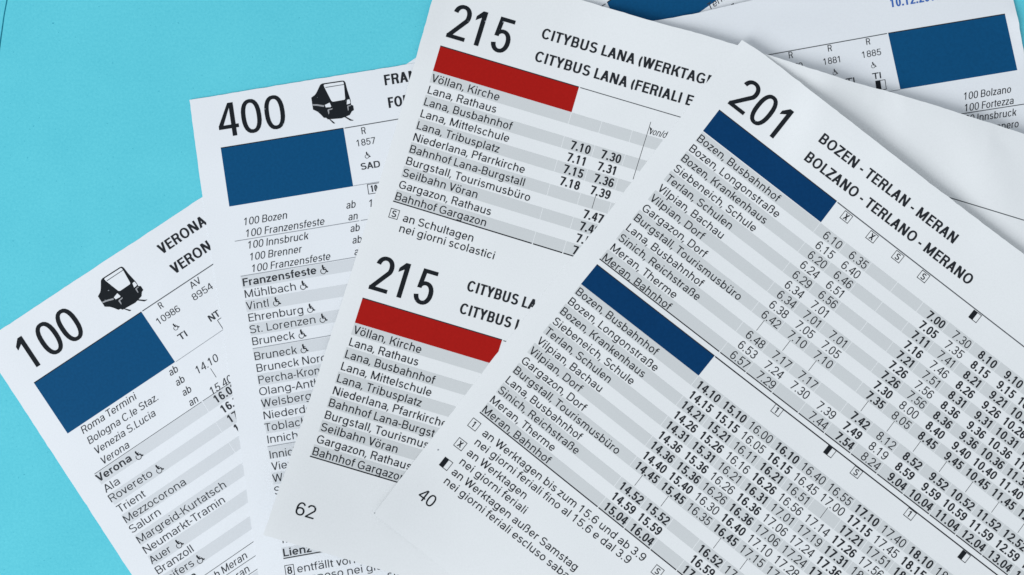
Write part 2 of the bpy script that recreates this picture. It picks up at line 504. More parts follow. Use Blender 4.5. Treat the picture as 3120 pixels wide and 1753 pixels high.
class Sheet:
    def __init__(s, name, h, U, V, base_px):
        s.h = h
        s.U = np.array(U, float) / np.hypot(*U)
        s.V = np.array(V, float) / np.hypot(*V)
        e = bpy.data.objects.new(name, None)
        e.empty_display_size = 0.01
        w = to_world(np.array(base_px, float), h)
        e.location = w
        C.objects.link(e)
        bpy.context.view_layer.update()
        s.root = e
        s.loc = w

    def add(s, name, V, F, mat, smooth=False):
        me = bpy.data.meshes.new(name)
        V = np.asarray(V) - s.loc
        me.from_pydata(V.tolist(), [], [list(f) for f in F])
        me.materials.append(mat)
        if smooth: me.polygons.foreach_set('use_smooth', [True] * len(me.polygons))
        o = bpy.data.objects.new(name, me)
        C.objects.link(o)
        o.parent = s.root
        return o

    def quads(s, name, Q, mat, lift, zs=None):
        """Q: n x 4 x 2 photo pixels"""
        Q = np.asarray(Q, float)
        n = len(Q)
        dz = lift if zs is None else lift + np.repeat(np.asarray(zs), 4)
        V = to_world(Q.reshape(-1, 2), s.h, dz)
        return s.add(name, V, np.arange(n * 4).reshape(n, 4), mat)

    def text(s, name, st, start, end=None, cap=24.0, style='r', fit=None, k=None, mat=None, it=0.0, right=False, lift=45e-6, V=None):
        if style == 'r' and s.pm is M_PAPER: style = 't'
        if mat is None and s.pm is M_PAPER and style in 'tb': mat = M_INKSOFT
        start = np.array(start, float)
        Vd = s.V if V is None else np.array(V, float) / np.hypot(*V)
        U = s.U
        if end is not None:
            end = np.array(end, float)
            d = end - start
            ln = np.hypot(*d)
            U = d / ln
            _, L0 = text_quads(fit or st, style, 1.0)
            # the width is almost linear in k: two steps are enough
            k = ln / cap / L0
            for _ in range(3):
                _, L1 = text_quads(fit or st, style, k)
                k *= (ln / cap) / L1
        elif k is None:
            k = 1.0
        Q, L = text_quads(st, style, k)
        if right:
            start = start - U * L * cap
        pts, zs = [], []
        for j, qs in Q:
            for q in qs:
                pts.append(q); zs.append(j * 1.0e-6)
        if not pts: return None
        A = np.array(pts, float)
        x = A[..., 0] + it * A[..., 1]
        y = A[..., 1]
        px = start + (x * cap)[..., None] * U - (y * cap)[..., None] * Vd
        return s.quads(name, px, mat or M_INK, lift, zs)

    def strip(s, name, p, q, th, mat, lift=30e-6, cut=None):
        """ruled line from p to q"""
        p, q = np.array(p, float), np.array(q, float)
        d = q - p; ln = np.hypot(*d); n = max(1, int(ln / 16)); d = d / ln
        nn = np.array([-d[1], d[0]]) * th / 2
        t = np.linspace(0, ln, n + 1)
        Q = [[p + d * t[i] + nn, p + d * t[i + 1] + nn, p + d * t[i + 1] - nn, p + d * t[i] - nn] for i in range(n)]
        return s.quads(name, Q, mat, lift)

    def patch(s, name, a, b, c, d, mat, lift=15e-6, step=14.0):
        """four-cornered printed area a (top left) b (top right) c (bottom right) d (bottom left)"""
        a, b, c, d = [np.array(v, float) for v in (a, b, c, d)]
        nu = max(1, int(np.hypot(*(b - a)) / step)); nv = max(1, int(np.hypot(*(d - a)) / step))
        uu, vv = np.meshgrid(np.linspace(0, 1, nu + 1), np.linspace(0, 1, nv + 1))
        P = (1 - vv)[..., None] * ((1 - uu)[..., None] * a + uu[..., None] * b) + vv[..., None] * ((1 - uu)[..., None] * d + uu[..., None] * c)
        W = to_world(P.reshape(-1, 2), s.h, lift)
        F = [[j * (nu + 1) + i, (j + 1) * (nu + 1) + i, (j + 1) * (nu + 1) + i + 1, j * (nu + 1) + i + 1] for j in range(nv) for i in range(nu)]
        return s.add(name, W, F, mat, True)

    def poly(s, name, pts, mat, lift):
        W = to_world(np.array(pts, float), s.h, lift)
        from mathutils.geometry import tessellate_polygon
        from mathutils import Vector
        T = tessellate_polygon([[Vector((v[0], v[1], 0)) for v in W]])
        F = []
        for t in T:
            a, b, c = [W[i] for i in t]
            F.append(t if (b[0] - a[0]) * (c[1] - a[1]) - (b[1] - a[1]) * (c[0] - a[0]) > 0 else t[::-1])
        return s.add(name, W, F, mat)

    def box(s, name, centre, w, h_, th=1.8, mat=None, lift=45e-6):
        c = np.array(centre, float)
        a, b = s.U * w / 2, s.V * h_ / 2
        o = [c - a - b, c + a - b, c + a + b, c - a + b]
        a2, b2 = s.U * (w / 2 - th), s.V * (h_ / 2 - th)
        i = [c - a2 - b2, c + a2 - b2, c + a2 + b2, c - a2 + b2]
        Q = [[o[j], o[(j + 1) % 4], i[(j + 1) % 4], i[j]] for j in range(4)]
        return s.quads(name, Q, mat or M_INK, lift)

    def mark(s, centre, ch, w=31, h_=31, cap=20, half=False, name='footnote_mark'):
        """boxed letter, or box with its left half filled"""
        c = np.array(centre, float)
        o = s.box(name, c, w, h_)
        if half:
            a, b = s.U * (w / 2 - 1), s.V * (h_ / 2 - 1)
            f = s.quads('filled_half', [[c - a - b, c - b, c + b, c - a + b]], M_INKBIG, 47e-6)
        else:
            _, L = text_quads(ch, 'x', 1.15)
            f = s.text('mark_letter', ch, c - s.U * L * cap / 2 + s.V * cap / 2, cap=cap, style='x', k=1.15, lift=47e-6)
        f.parent = o
        return o

    def wheelchair(s, centre, size=27.0, mat=None):
        c0 = np.array(centre, float) - s.U * size * 0.12 - s.V * size * 0.03
        size = size * 1.06
        Q = []
        def P(x, y): return c0 + s.U * (x * size) - s.V * (y * size)
        def line(pts, th):
            for (x0, y0), (x1, y1) in zip(pts[:-1], pts[1:]):
                d = np.array([x1 - x0, y1 - y0]); ln = np.hypot(*d); d = d / ln; n = np.array([-d[1], d[0]]) * th / 2
                a = np.array([x0, y0]) - d * th * .2; b = np.array([x1, y1]) + d * th * .2
                Q.append([P(*(a - n)), P(*(b - n)), P(*(b + n)), P(*(a + n))])
        for i in range(8):                                   # head
            t0, t1 = i * math.pi / 4, (i + 1) * math.pi / 4
            Q.append([P(-.06, .42), P(-.06 + .085 * math.cos(t0), .42 + .085 * math.sin(t0)), P(-.06 + .085 * math.cos(t1), .42 + .085 * math.sin(t1)), P(-.06, .42)])
        line([(-.075, .36), (-.02, .02)], .17)
        line([(-.02, .0), (.20, .0), (.32, -.28), (.42, -.24)], .115)
        line([(-.03, .18), (.16, .18)], .08)
        n = 16
        for i in range(n):
            t0, t1 = [math.radians(125 + 235 * (i + e) / n) for e in (0, 1)]
            f = lambda t, r: P(-.07 + r * math.cos(t), -.17 + r * math.sin(t))
            Q.append([f(t0, .24), f(t1, .24), f(t1, .305), f(t0, .305)])
        return s.quads('wheelchair_symbol', Q, mat or M_INK, 47e-6, [i * 0.3e-6 for i in range(len(Q))])

    def paper(s, outline, mat, n=170, m=120):
        """outline: four edges (top left->right, right top->bottom, bottom left->right, left top->bottom) as pixel polylines"""
        def samp(pl, t):
            pl = np.array(pl, float)
            seg = np.hypot(*(pl[1:] - pl[:-1]).T)
            cum = np.concatenate([[0], np.cumsum(seg)]) / seg.sum()
            return np.stack([np.interp(t, cum, pl[:, 0]), np.interp(t, cum, pl[:, 1])], -1)
        T, Rr, B, Lf = outline
        u = np.linspace(0, 1, n + 1); v = np.linspace(0, 1, m + 1)
        t, b, l, r = samp(T, u), samp(B, u), samp(Lf, v), samp(Rr, v)
        rng = np.random.RandomState(len(s.root.name) + int(s.loc[0] * 1e4) % 97)
        for q in (t, b, l, r):                      # the cut is never quite clean
            q[1:-1] += rng.normal(0, 0.35, (len(q) - 2, 2)) + 0.22 * np.sin(np.arange(len(q) - 2) * 0.21)[:, None]
        UU, VV = np.meshgrid(u, v)
        P = ((1 - VV)[..., None] * t[None] + VV[..., None] * b[None] + (1 - UU)[..., None] * l[:, None] + UU[..., None] * r[:, None]
             - ((1 - UU) * (1 - VV))[..., None] * t[0] - (UU * (1 - VV))[..., None] * t[-1] - ((1 - UU) * VV)[..., None] * b[0] - (UU * VV)[..., None] * b[-1])
        W = to_world(P.reshape(-1, 2), s.h, 0.0)
        N = len(W)
        Vv = np.concatenate([W, W - np.array([0, 0, 0.0001])])
        idx = lambda j, i: j * (n + 1) + i
        F = []
        for j in range(m):
            for i in range(n):
                q = [idx(j, i), idx(j + 1, i), idx(j + 1, i + 1), idx(j, i + 1)]
                F.append(q); F.append([a + N for a in q[::-1]])
        Vv = np.concatenate([Vv, Vv])          # the cut edge has vertices of its own
        rim = [idx(0, i) for i in range(n)] + [idx(j, n) for j in range(m)] + [idx(m, n - i) for i in range(n)] + [idx(m - j, 0) for j in range(m)]
        for a, b_ in zip(rim, rim[1:] + rim[:1]):
            F.append([a + 2 * N, b_ + 2 * N, b_ + 3 * N, a + 3 * N])
        return s.add('paper', Vv, F, mat, True)

def homog(src, dst):
    A = []
    for (x, y), (X, Y) in zip(src, dst):
        A.append([x, y, 1, 0, 0, 0, -X * x, -X * y, -X]); A.append([0, 0, 0, x, y, 1, -Y * x, -Y * y, -Y])
    A = np.array(A, float)
    sc = np.array([1000, 1000, 1, 1000, 1000, 1, 1e6, 1e6, 1000.0])
    _, _, vt = np.linalg.svd(A / sc)
    Hm = (vt[-1] / sc).reshape(3, 3)
    def f(x, y):
        q = Hm @ np.array([x, y, 1.0]); return q[:2] / q[2]
    return f

# ------------------------------------------------------------------ the surface underneath
def slab(name, pts, z0, z1, mat):
    P = np.array(pts, float)
    n = len(P)
    X = (P[:, 0] - CX) * S; Y = -(P[:, 1] - CY) * S
    V = [(x, y, z1) for x, y in zip(X, Y)] + [(x, y, z0) for x, y in zip(X, Y)]
    F = [list(range(n))[::-1], list(range(n, 2 * n))] + [[i, (i + 1) % n, (i + 1) % n + n, i + n] for i in range(n)]
    # orientation: pixel polygons are listed clockwise on screen
    o = link_mesh(name, V, F, mat)
    return o

desk = slab('desk_surface', [(-9000, -9000), (12000, -9000), (12000, 11000), (-9000, 11000)], -0.02, -0.0030, M_BASE)
tag(desk, kind='structure')
joint = [(60, -400), (23.5, 0), (14.5, 46), (2, 138), (-60, 600), (-140, 1400), (-260, 3200)]
board = slab('turquoise_board', joint + [(5200, 3200), (5200, -2200), (200, -2200)], -0.0026, 0.0, M_CARD)
tag(board, label='large turquoise card the timetable sheets lie on', category='card')
b2 = slab('turquoise_board', [(x - 5.4 - 0.5 * math.sin(y * .1), y) for x, y in joint] + [(-2600, 3200), (-2600, -2200), (196, -2200)], -0.0026, -0.00015, M_CARD)
tag(b2, label='strip of turquoise card beyond the thin dark gap at the upper left corner', category='card')

# ------------------------------------------------------------------ shared printed pieces
TRAIN = dict(
    body=[(350, 710), (430, 650), (455, 615), (480, 570), (540, 440), (562, 415), (595, 398), (1030, 335), (1065, 337), (1085, 350), (1105, 385), (1140, 530), (1215, 760), (1228, 868), (1275, 885), (1290, 985), (1245, 1012), (1200, 1092), (1110, 1130), (1020, 1165), (715, 1190), (680, 1155), (630, 1155), (560, 1080), (490, 1020), (390, 972)],
    glass=[(625, 432), (648, 416), (1045, 358), (1062, 372), (1066, 400), (1072, 430), (1098, 735), (1080, 756), (830, 800), (795, 782), (640, 480)],
    lamps=[[(650, 872), (755, 820), (792, 905), (770, 920), (672, 925)], [(1137, 765), (1160, 750), (1195, 748), (1215, 828), (1190, 845), (1133, 860)]],
    grey=[[(378, 855), (480, 856), (637, 880), (630, 916), (480, 890), (384, 886)], [(708, 985), (722, 966), (822, 942), (812, 970), (744, 988), (748, 1050), (733, 1082)], [(1142, 905), (1155, 886), (1225, 872), (1222, 892), (1172, 906), (1176, 985), (1160, 1000)]],
    bar=[(658, 478), (1070, 412), (1071, 428), (664, 495)],
    rails=[[(742, 1186), (775, 1190), (880, 1275), (850, 1282), (828, 1272)], [(1085, 1140), (1115, 1128), (1230, 1190), (1285, 1208), (1270, 1217), (1210, 1218)]])

def train(sh, f):
    o = sh.poly('train_symbol', [f(p) for p in TRAIN['body']], M_INKBIG, 40e-6)
    for nm, lst, mt, z in (('windscreen', [TRAIN['glass']], sh.pm, 44e-6), ('headlamp', TRAIN['lamps'], sh.pm, 44e-6), ('grey_stripe', TRAIN['grey'], M_LINEGREY2, 44e-6),
                           ('visor_line', [TRAIN['bar']], M_INKGREY, 48e-6), ('rail', TRAIN['rails'], M_INK, 38e-6)):
        for q in lst:
            c = sh.poly(nm, [f(p) for p in q], mt, z)
            c.parent = o
M_LINEGREY2 = ink_mat('mid_grey_ink', (0.34, 0.35, 0.37))

def barpart(sh, tl, tr, br, bl, mat, label=None):
    o = sh.patch('header_bar', tl, tr, br, bl, mat, 20e-6)
    e = sh.strip('bar_edge', tl, tr, 3.0, M_INK, 34e-6)
    return o

GROUP = 'timetable sheets fanned out over the turquoise card'

# ================================================================== sheet 100
s1 = Sheet('timetable_sheet', h100, (327.2, -216.4), (102.6, 154.2), (103.6, 1167.3))
s1.pm = M_PAPER
tag(s1.root, label='lowest timetable sheet numbered 100 with train symbol, tilted most at the lower left', category='timetable', group=GROUP)
s1.paper([[(-59, 1045), (617, 600), (1242, 193), (1535, 0), (2480, -650)], [(2480, -650), (3350, 640)], [(1030, 2560), (3350, 640)], [(-59, 1045), (402, 1753), (1030, 2560)]], M_PAPER)
barpart(s1, (103.6, 1167.3), (430.8, 950.9), (533.4, 1103.5), (206.2, 1321.5), M_BLUE)
barpart(s1, (1849.5, 8), (2160, -210), (2290, -75), (1930, 182), M_BLUE)
s1.strip('header_rule', (433.9, 948.4), (1845, 12), 3.0, M_INKGREY)
s1.strip('thin_rule', (536.5, 1102.3), (681, 1004.2), 1.6, M_LINEGREY)
s1.text('route_number', '100', (92.5, 1132.5), (266, 1017.5), 106, 'big', mat=M_INKBIG)
s1.text('route_title', 'VERONA', (493.5, 776.8), (632.5, 682), 32, 'c')
s1.text('route_title', 'VERONA', (532.3, 837.1), (671.5, 742), 32, 'c')
def f100(p):
    x, y = 900 + p[0] / 7.236 - 948.4, 200 + p[1] / 7.236 - 298.1
    k = 1.03; aa = math.radians(-24.3)
    return (298.6 + k * (x * math.cos(aa) - y * math.sin(aa)), 903.3 + k * (x * math.sin(aa) + y * math.cos(aa)))
train(s1, f100)
s1.text('train_class', 'R', (490, 942.5), cap=20, style='r', k=.95)
s1.text('train_number', '10986', (484, 991), (551, 946.6), 20.5, 'r')
s1.wheelchair((537.2, 995), 22)
s1.text('operator_code', 'TI', (549.5, 1039.5), (572.5, 1023.5), 20, 'b')
s1.text('train_class', 'AV', (584.8, 881.5), (615, 860.5), 20.5, 'r')
s1.text('train_number', '8954', (592.5, 917.3), (650.5, 878.5), 20.5, 'r')
s1.text('operator_code', 'NT', (643, 981.5), (673, 961), 20.5, 'b')
s1.strip('footnote_box', (662.5, 976.4), (680.5, 1004.4), 1.8, M_INK)
s1.strip('footnote_box', (662.5, 976.4), (681, 964), 1.8, M_INK)
IT = 0.2
for st, p, q in (('Roma Termini', (254.4, 1323.1), (416, 1216)), ('Bologna C.le Staz.', (273.7, 1354.8), (483, 1218)), ('Venezia S.Lucia', (294, 1386.3), (475, 1266.5)), ('Verona', (313.5, 1417.4), (395, 1363.2)),
                 ('ab', (520, 1147), (544, 1131.5)), ('ab', (540.4, 1177.8), (564.4, 1162.3)), ('ab', (560.7, 1208.5), (584.7, 1193)), ('an', (581, 1239.2), (605, 1223.7))):
    s1.text('connection_name' if len(st) > 2 else 'stop_note', st, p, q, 22.5, 'r', it=IT)
s1.text('departure_time', '14.10', (602, 1141.8), (667, 1098.8), 23.5, 'r', it=IT)
s1.text('departure_time', '15.40', (645.4, 1205.5), (710, 1162.5), 23.5, 'r', it=IT)
s1.strip('passing_mark', (641.4, 1123.1), (658.8, 1150.2), 1.6, M_INKGREY)
s1.strip('thin_rule', (287.7, 1445), (614.3, 1224.8), 1.8, M_INKGREY)
s1.strip('thin_rule', (617.4, 1222.6), (725, 1151), 1.8, M_INKGREY)
# list of stations, each second row shaded
N1 = ['Verona', 'Ala', 'Rovereto', 'Trient', 'Mezzocorona', 'Salurn', 'Margreid-Kurtatsch', 'Neumarkt-Tramin', 'Auer', 'Branzoll', 'Leifers', 'Bozen']
P1 = [((301.7, 1470), (403.4, 1403)), ((323.5, 1502.4), (367.2, 1473.2)), ((340.5, 1531.5), (467, 1449.3)), ((365.5, 1564), (446, 1511.5)), ((385.7, 1594.6), (568.6, 1475.6)), ((403, 1626), (491.5, 1567.3)),
      ((426.3, 1657.2), (690.7, 1484)), ((445.6, 1688.3), (687.2, 1530.1)), ((463.2, 1720), (524.5, 1680)), ((483, 1751), (591.5, 1679.4)), ((502.5, 1782), (593.5, 1722.4)), ((522, 1813), (602, 1760))]
for i, (n_, (p, q)) in enumerate(zip(N1, P1)):
    s1.text('station_name', n_, p, q, 24, 'b' if i in (0, 11) else 'r')
for c_ in ((424.6, 1385.9), (487.3, 1427.6), (547.8, 1655.9), (611.5, 1702.5)):
    s1.wheelchair(c_, 28)
R1 = np.array([19.95, 31.05])                        # one row down
o1 = np.array([289.5, 1446.5]); e1 = np.array([615.5, 1226.0])
for i in range(0, 11, 2):
    a0, b0 = o1 + R1 * i, e1 + R1 * i
    s1.patch('shaded_row', a0, b0, b0 + R1 * .98, a0 + R1 * .98, M_GREY)
    d = (b0 - a0) / np.hypot(*(b0 - a0))
    g0 = b0 + d * 2.6
    s1.patch('shaded_cell', g0, g0 + d * 150, g0 + d * 150 + R1 * .98, g0 + R1 * .98, M_GREY)
for st, p in (('16.02', (661, 1230)), ('16.36', (682, 1260.5)), ('17.05', (702.5, 1290)), ('17.21', (722.5, 1319))):
    s1.text('departure_time', st, p, cap=25, style='b', k=1.08)
s1.strip('thin_rule', (560, 1797), (830, 1611), 1.8, M_INKGREY)
s1.strip('thin_rule', (600, 1813), (830, 1659), 1.8, M_INKGREY)
s1.strip('thin_rule', (680, 1803), (830, 1704), 1.8, M_INKGREY)
s1.text('connection_name', 'nach Meran', (616, 1793.5), (754, 1700), 22.5, 'r', it=IT)
s1.text('connection_name', 'von Meran', (640, 1823), (761, 1741), 22.5, 'r', it=IT)
s1.patch('shaded_row', (694, 1800), (820, 1716), (840, 1747), (714, 1831), M_GREY)
s1.text('connection_name', 'Termini', (2161, 33), (2243, -24), 20.5, 'r', it=IT)
s1.text('connection_name', 'z.', (2233, 29), (2245, 20.6), 20.5, 'r', it=IT)

# ================================================================== sheet 400
s4 = Sheet('timetable_sheet', h400, (373.9, -60.7), (26.2, 178.2), (672.6, 451.7))
s4.pm = M_PAPER
tag(s4.root, label='timetable sheet numbered 400 with train symbol, between the sheets numbered 100 and 215', category='timetable', group=GROUP)
s4.paper([[(577, 305), (1290, 188), (1980, 66), (2122, 41), (2300, -1), (3079, -140)],
          [(3079, -140), (3087, 0), (3090, 12), (3094, 25), (3098, 45), (3104, 66), (3108, 97), (3112, 118), (3118, 150), (3125, 185), (3380, 1680)],
          [(852, 2200), (3380, 1680)], [(577, 305), (609.6, 550), (630.6, 688), (648.6, 799), (684.3, 1035), (731, 1350), (787, 1753), (852, 2200)]], M_PAPER)
barpart(s4, (672.6, 451.7), (1046.5, 391), (1076, 568), (698.8, 629.9), M_BLUE)
barpart(s4, (2706, 101.9), (3061.8, 43.4), (3099.6, 214.2), (2743.4, 272.9), M_BLUE)
s4.strip('header_rule', (1049.9, 391), (1900, 247), 2.8, M_INKGREY)
s4.strip('header_rule', (1900, 247), (2702.5, 102.6), 2.8, M_INKGREY)
s4.text('route_number', '400', (671.5, 421), (874.5, 388.2), 102, 'big', mat=M_INKBIG)
s4.text('route_title', 'FRANZENSFESTE', (1173.4, 261), (1244.5, 249.6), 32, 'c', fit='FRA')
s4.text('route_title', 'FORTEZZA', (1185.2, 329.8), (1227, 323.2), 32, 'c', fit='FO')
train(s4, lambda p: (900 + p[0] / 7.236, 200 + p[1] / 7.236))
s4.text('train_class', 'R', (1102.8, 409.7), cap=20.5, style='r', k=1.0)
s4.text('train_number', '1857', (1087.2, 447.3), (1144.6, 437.8), 20, 'r')
s4.wheelchair((1121.5, 473.5), 20)
s4.text('operator_code', 'SAD', (1100.3, 518.6), (1158.8, 509.3), 20, 'b')
s4.strip('thin_rule', (1077, 566.8), (1250, 539), 1.7, M_LINEGREY)
s4.box('footnote_mark', (1144, 574), 48, 31)
s4.text('mark_letter', '10', (1131, 586), cap=20, style='b', k=.85)
for st, p, q in (('100 Bozen', (742, 687.8), (874, 666.4)), ('100 Franzensfeste', (748, 723.5), (988, 684.8)), ('100 Innsbruck', (754.3, 758.9), (939, 729.0)), ('100 Brenner', (760.5, 795), (919.5, 769.3)),
                 ('100 Franzensfeste', (766.3, 830.4), (1006, 791.5)), ('ab', (1055.2, 637.2), (1083, 632.6)), ('an', (1061.5, 672.9), (1089, 668.3)), ('ab', (1067.8, 708.1), (1095.6, 703.5)),
                 ('ab', (1073.9, 743.6), (1101.7, 739)), ('an', (1079.7, 779.1), (1107.5, 774.5)), ('15.40', (1123, 632.2), (1198, 620))):
    s4.text('connection_name' if len(st) > 5 else 'stop_note', st, p, q, 22.5, 'r', it=IT)
s4.strip('thin_rule', (715.4, 735.7), (1094.2, 673.3), 2.2, M_LINEGREY)
s4.strip('thin_rule', (1099.3, 672.4), (1200, 655.8), 2.2, M_LINEGREY)
s4.strip('thin_rule', (733.3, 842.4), (1200, 764.5), 2.2, M_LINEGREY)
N4 = [('Franzensfeste', (741.5, 873.2), (965, 834.6), None, (989.6, 822.1)), ('Mühlbach', (747.6, 908.6), (902.2, 884.4), None, (927.9, 869.9)), ('Vintl', (751.8, 945.2), (819.3, 934.5), None, (845.7, 920)),
      ('Ehrenburg', (759, 981), (924.4, 955), None, (949.6, 939.9)), ('St. Lorenzen', (762.1, 1017), (961.8, 984.8), None, (987.5, 970.3)), ('Bruneck', (770.3, 1053), (898.7, 1032.6), None, (923.3, 1018.6)),
      ('Bruneck', (777.3, 1098.2), (905.7, 1077.5), None, (929.6, 1063)), ('Bruneck Nord', (783.6, 1134.4), (977, 1103.4), 'Bruneck Nor', None), ('Percha-Kronplatz', (789.4, 1170.2), (956, 1143), 'Percha-Kro', None),
      ('Olang-Antholz', (791.6, 1206.2), (955.7, 1179), 'Olang-Ant', None), ('Welsberg', (797.6, 1242.4), (948.7, 1217), None, None), ('Niederdorf', (805.1, 1278.7), (930, 1257.9), 'Niederd', None),
      ('Toblach', (808, 1315.4), (916, 1297.6), 'Toblac', None), ('Innichen', (816.8, 1351.6), (907.9, 1336.8), 'Innich', None),
      ('Innichen', (823.8, 1398.3), (892.7, 1387), 'Innic', None), ('Vierschach', (829.0, 1434), (875.2, 1426.5), 'Vie', None), ('Weitlanbrunn', (832, 1470.3), (863, 1465), 'W', None), ('Sillian', (837.4, 1508), (855, 1505.2), 'S', None),
      ('Thal', (856.3, 1656.3), (905, 1648.3), None, None), ('Lienz', (864.6, 1696.6), (949.9, 1681.6), None, None)]
for i, (n_, p, q, fit, wc) in enumerate(N4):
    s4.text('station_name', n_, p, q, 24, 'b' if n_ in ('Lienz',) or i == 0 else 'r', fit=fit)
    if wc: s4.wheelchair(wc, 27.5)
V4 = np.array([6.6, 35.6]); U4 = s4.U
for p, n_ in (((734.0, 844.2), 0), ((746.8, 915.9), 0), ((759.2, 988), 0), ((770.4, 1064.8), 0), ((783, 1141.3), 0), ((795, 1213.4), 0), ((806.5, 1286), 0), ((815.8, 1363.2), 0), ((828, 1441.5), 0), ((858, 1669), 0)):
    p = np.array(p) - U4 * 1.0
    s4.patch('shaded_row', p, p + U4 * 420, p + U4 * 420 + V4, p + V4, M_GREY)
s4.strip('thin_rule', (769.8, 1063), (1200, 990), 2.2, M_LINEGREY)
s4.strip('thin_rule', (814.9, 1361.4), (1200, 1296), 2.2, M_LINEGREY)
s4.strip('thick_rule', (863.7, 1702.2), (1100, 1660), 3.2, M_INK)
s4.mark((882.5, 1738), '8', 28, 34, 22)
s4.text('footnote', 'entfällt von', (907.2, 1745.5), (1016.7, 1727), 24, 'r', fit='entfällt')
s4.text('footnote', 'sospeso nei giorni', (912, 1778), (1105, 1745), 24, 'r', fit='sospeso nei')
s4.text('footnote', 'sti', (1182, 1764), (1215, 1759), 24, 'r')
s4.text('validity_date', '10.12.2017', (2714, 23.5), (2798, 9.7), 27, 'b', fit='10.12.', mat=M_DATE)
for x, y in ((2404.6, 178.5), (2523.6, 157.9), (2640.3, 137.6)):
    s4.text('train_class', 'R', (x, y), cap=19.5, style='r', k=1.0, mat=M_INK)
s4.text('train_number', '1881', (2509.5, 198.8), (2565, 189.3), 19.5, 'r')
s4.text('train_number', '1885', (2627, 177.8), (2685.3, 167.6), 19.5, 'r')
s4.text('train_number', '1879', (2391, 219), (2447, 209.5), 19.5, 'r')
s4.wheelchair((2546.3, 220.2), 18.5)
s4.wheelchair((2663.3, 199.1), 18.5)
s4.text('operator_code', 'TI', (2659.3, 243), (2685.1, 238.6), 19, 'b')
s4.text('operator_code', 'TI', (2579, 259), (2605, 254.6), 19, 'b')
s4.mark((2684, 260), '', 31, 31, half=True)
s4.strip('thin_rule', (2450, 323), (2743, 273.5), 1.7, M_LINEGREY)
for st, p, q in (('100 Bolzano', (2935.5, 305.5), (3080, 282.5)), ('100 Fortezza', (2938, 340.8), (3087.5, 317)), ('100 Innsbruck', (2924, 377), (3096, 352.5)), ('100 Brennero', (2942, 411), (3103, 387.5))):
    s4.text('connection_name', st, p, q, 22, 'r', it=IT, mat=M_INK)
s4.strip('thin_rule', (2880, 355), (3122, 317.5), 2.6, M_INKGREY)

# ================================================================== sheet 215
s2 = Sheet('timetable_sheet', h215, (422.3, 125.4), (-237, 768.1), (1341.7, 140.5))
s2.pm = M_PAPER2
tag(s2.root, label='timetable sheet with two red bars numbered 215, its right part blank and bulging', category='timetable', group=GROUP)
s2.paper([[(1357, -122), (1854, 25), (1988, 65), (2121, 100), (2247, 138.5), (2326, 162.6), (2616, 255.9), (2715, 281), (2850, 321.6), (2931, 348.2), (3017, 375), (3120, 408.3), (3790, 620)],
          [(3790, 620), (3300, 2400)],
          [(801.7, 1630.5), (861.8, 1648), (976, 1681.8), (1074, 1710), (1188, 1744.7), (3300, 2400)],
          [(1357, -122), (1316.5, 0), (1270, 168), (1204.5, 395), (1137, 614), (1071.8, 825), (967.7, 1146), (880, 1405), (801.7, 1630.5)]], M_PAPER2)
M_R = M_RED
barpart(s2, (1341.7, 140.5), (1764, 265.9), (1741.5, 342.4), (1319.2, 216.2), M_R)
barpart(s2, (1104.7, 908.6), (1529.9, 1036.2), (1506.3, 1111), (1081, 983.3), M_R)
s2.strip('header_rule', (1768, 267.4), (2330, 433.5), 2.6, M_INKGREY)
s2.strip('header_rule', (2330, 433.5), (2895, 603), 2.8, M_INKGREY)
s2.strip('header_rule', (2895, 603), (3400, 757), 3.0, M_INKGREY)
s2.strip('header_rule', (1533.5, 1038.5), (1900, 1148), 2.6, M_INKGREY)
s2.text('route_number', '215', (1358, 112.2), (1543, 167.2), 107, 'big', mat=M_INKBIG)
s2.text('route_number', '215', (1122, 879.8), (1308, 935), 108, 'big', mat=M_INKBIG)
s2.text('route_title', 'CITYBUS LANA (WERKTAGE)', (1647.5, 116.5), (2144, 257.5), 32.5, 'c', fit='CITYBUS LANA (WERKTAG')
s2.text('route_title', 'CITYBUS LANA (FERIALI E', (1627, 186), (2106, 324.2), 32.5, 'c')
s2.text('route_title', 'CITYBUS LANA', (1420, 885.5), (1604.5, 939.8), 33, 'c', fit='CITYBUS L')
s2.text('route_title', 'CITYBUS LANA', (1397.7, 954), (1553.5, 1000.5), 33, 'c', fit='CITYBUS')
N2 = ['Völlan, Kirche', 'Lana, Rathaus', 'Lana, Busbahnhof', 'Lana, Mittelschule', 'Lana, Tribusplatz', 'Niederlana, Pfarrkirche', 'Bahnhof Lana-Burgstall', 'Burgstall, Tourismusbüro', 'Seilbahn Vöran', 'Gargazon, Rathaus', 'Bahnhof Gargazon']
E2a = [(1518.5, 308), (1509, 345), (1557, 397), (1548, 434), (1518, 466.5), (1595.5, 529), (1594.5, 568), (1612, 614), (1451.5, 605), (1493, 657), (1478, 690.5)]
E2b = [(1281, 1075), (1272, 1112.5), (1322, 1168), (1311.5, 1206), (1281, 1238), ('Niederlana, Pfarrkirch', (1338.8, 1296)), ('Bahnhof Lana-Burgst', (1320.5, 1331)), ('Burgstall, Tourismus', (1303, 1365)), (1208.5, 1378.5), (1250, 1431.5), ('Bahnhof Gargazo', (1213, 1461.5))]
Ta = homog([(0, 0), (440.5, 0), (0, 414.8), (440.5, 414.8)], [(1319.2, 216.2), (1741.5, 342.4), (1198.7, 613.1), (1622, 742.5)])
Tb = homog([(0, 0), (440.5, 0), (0, 414.8), (440.5, 414.8)], [(1081, 983.3), (1506.3, 1111), (945.3, 1390.4), (1371.5, 1517.5)])
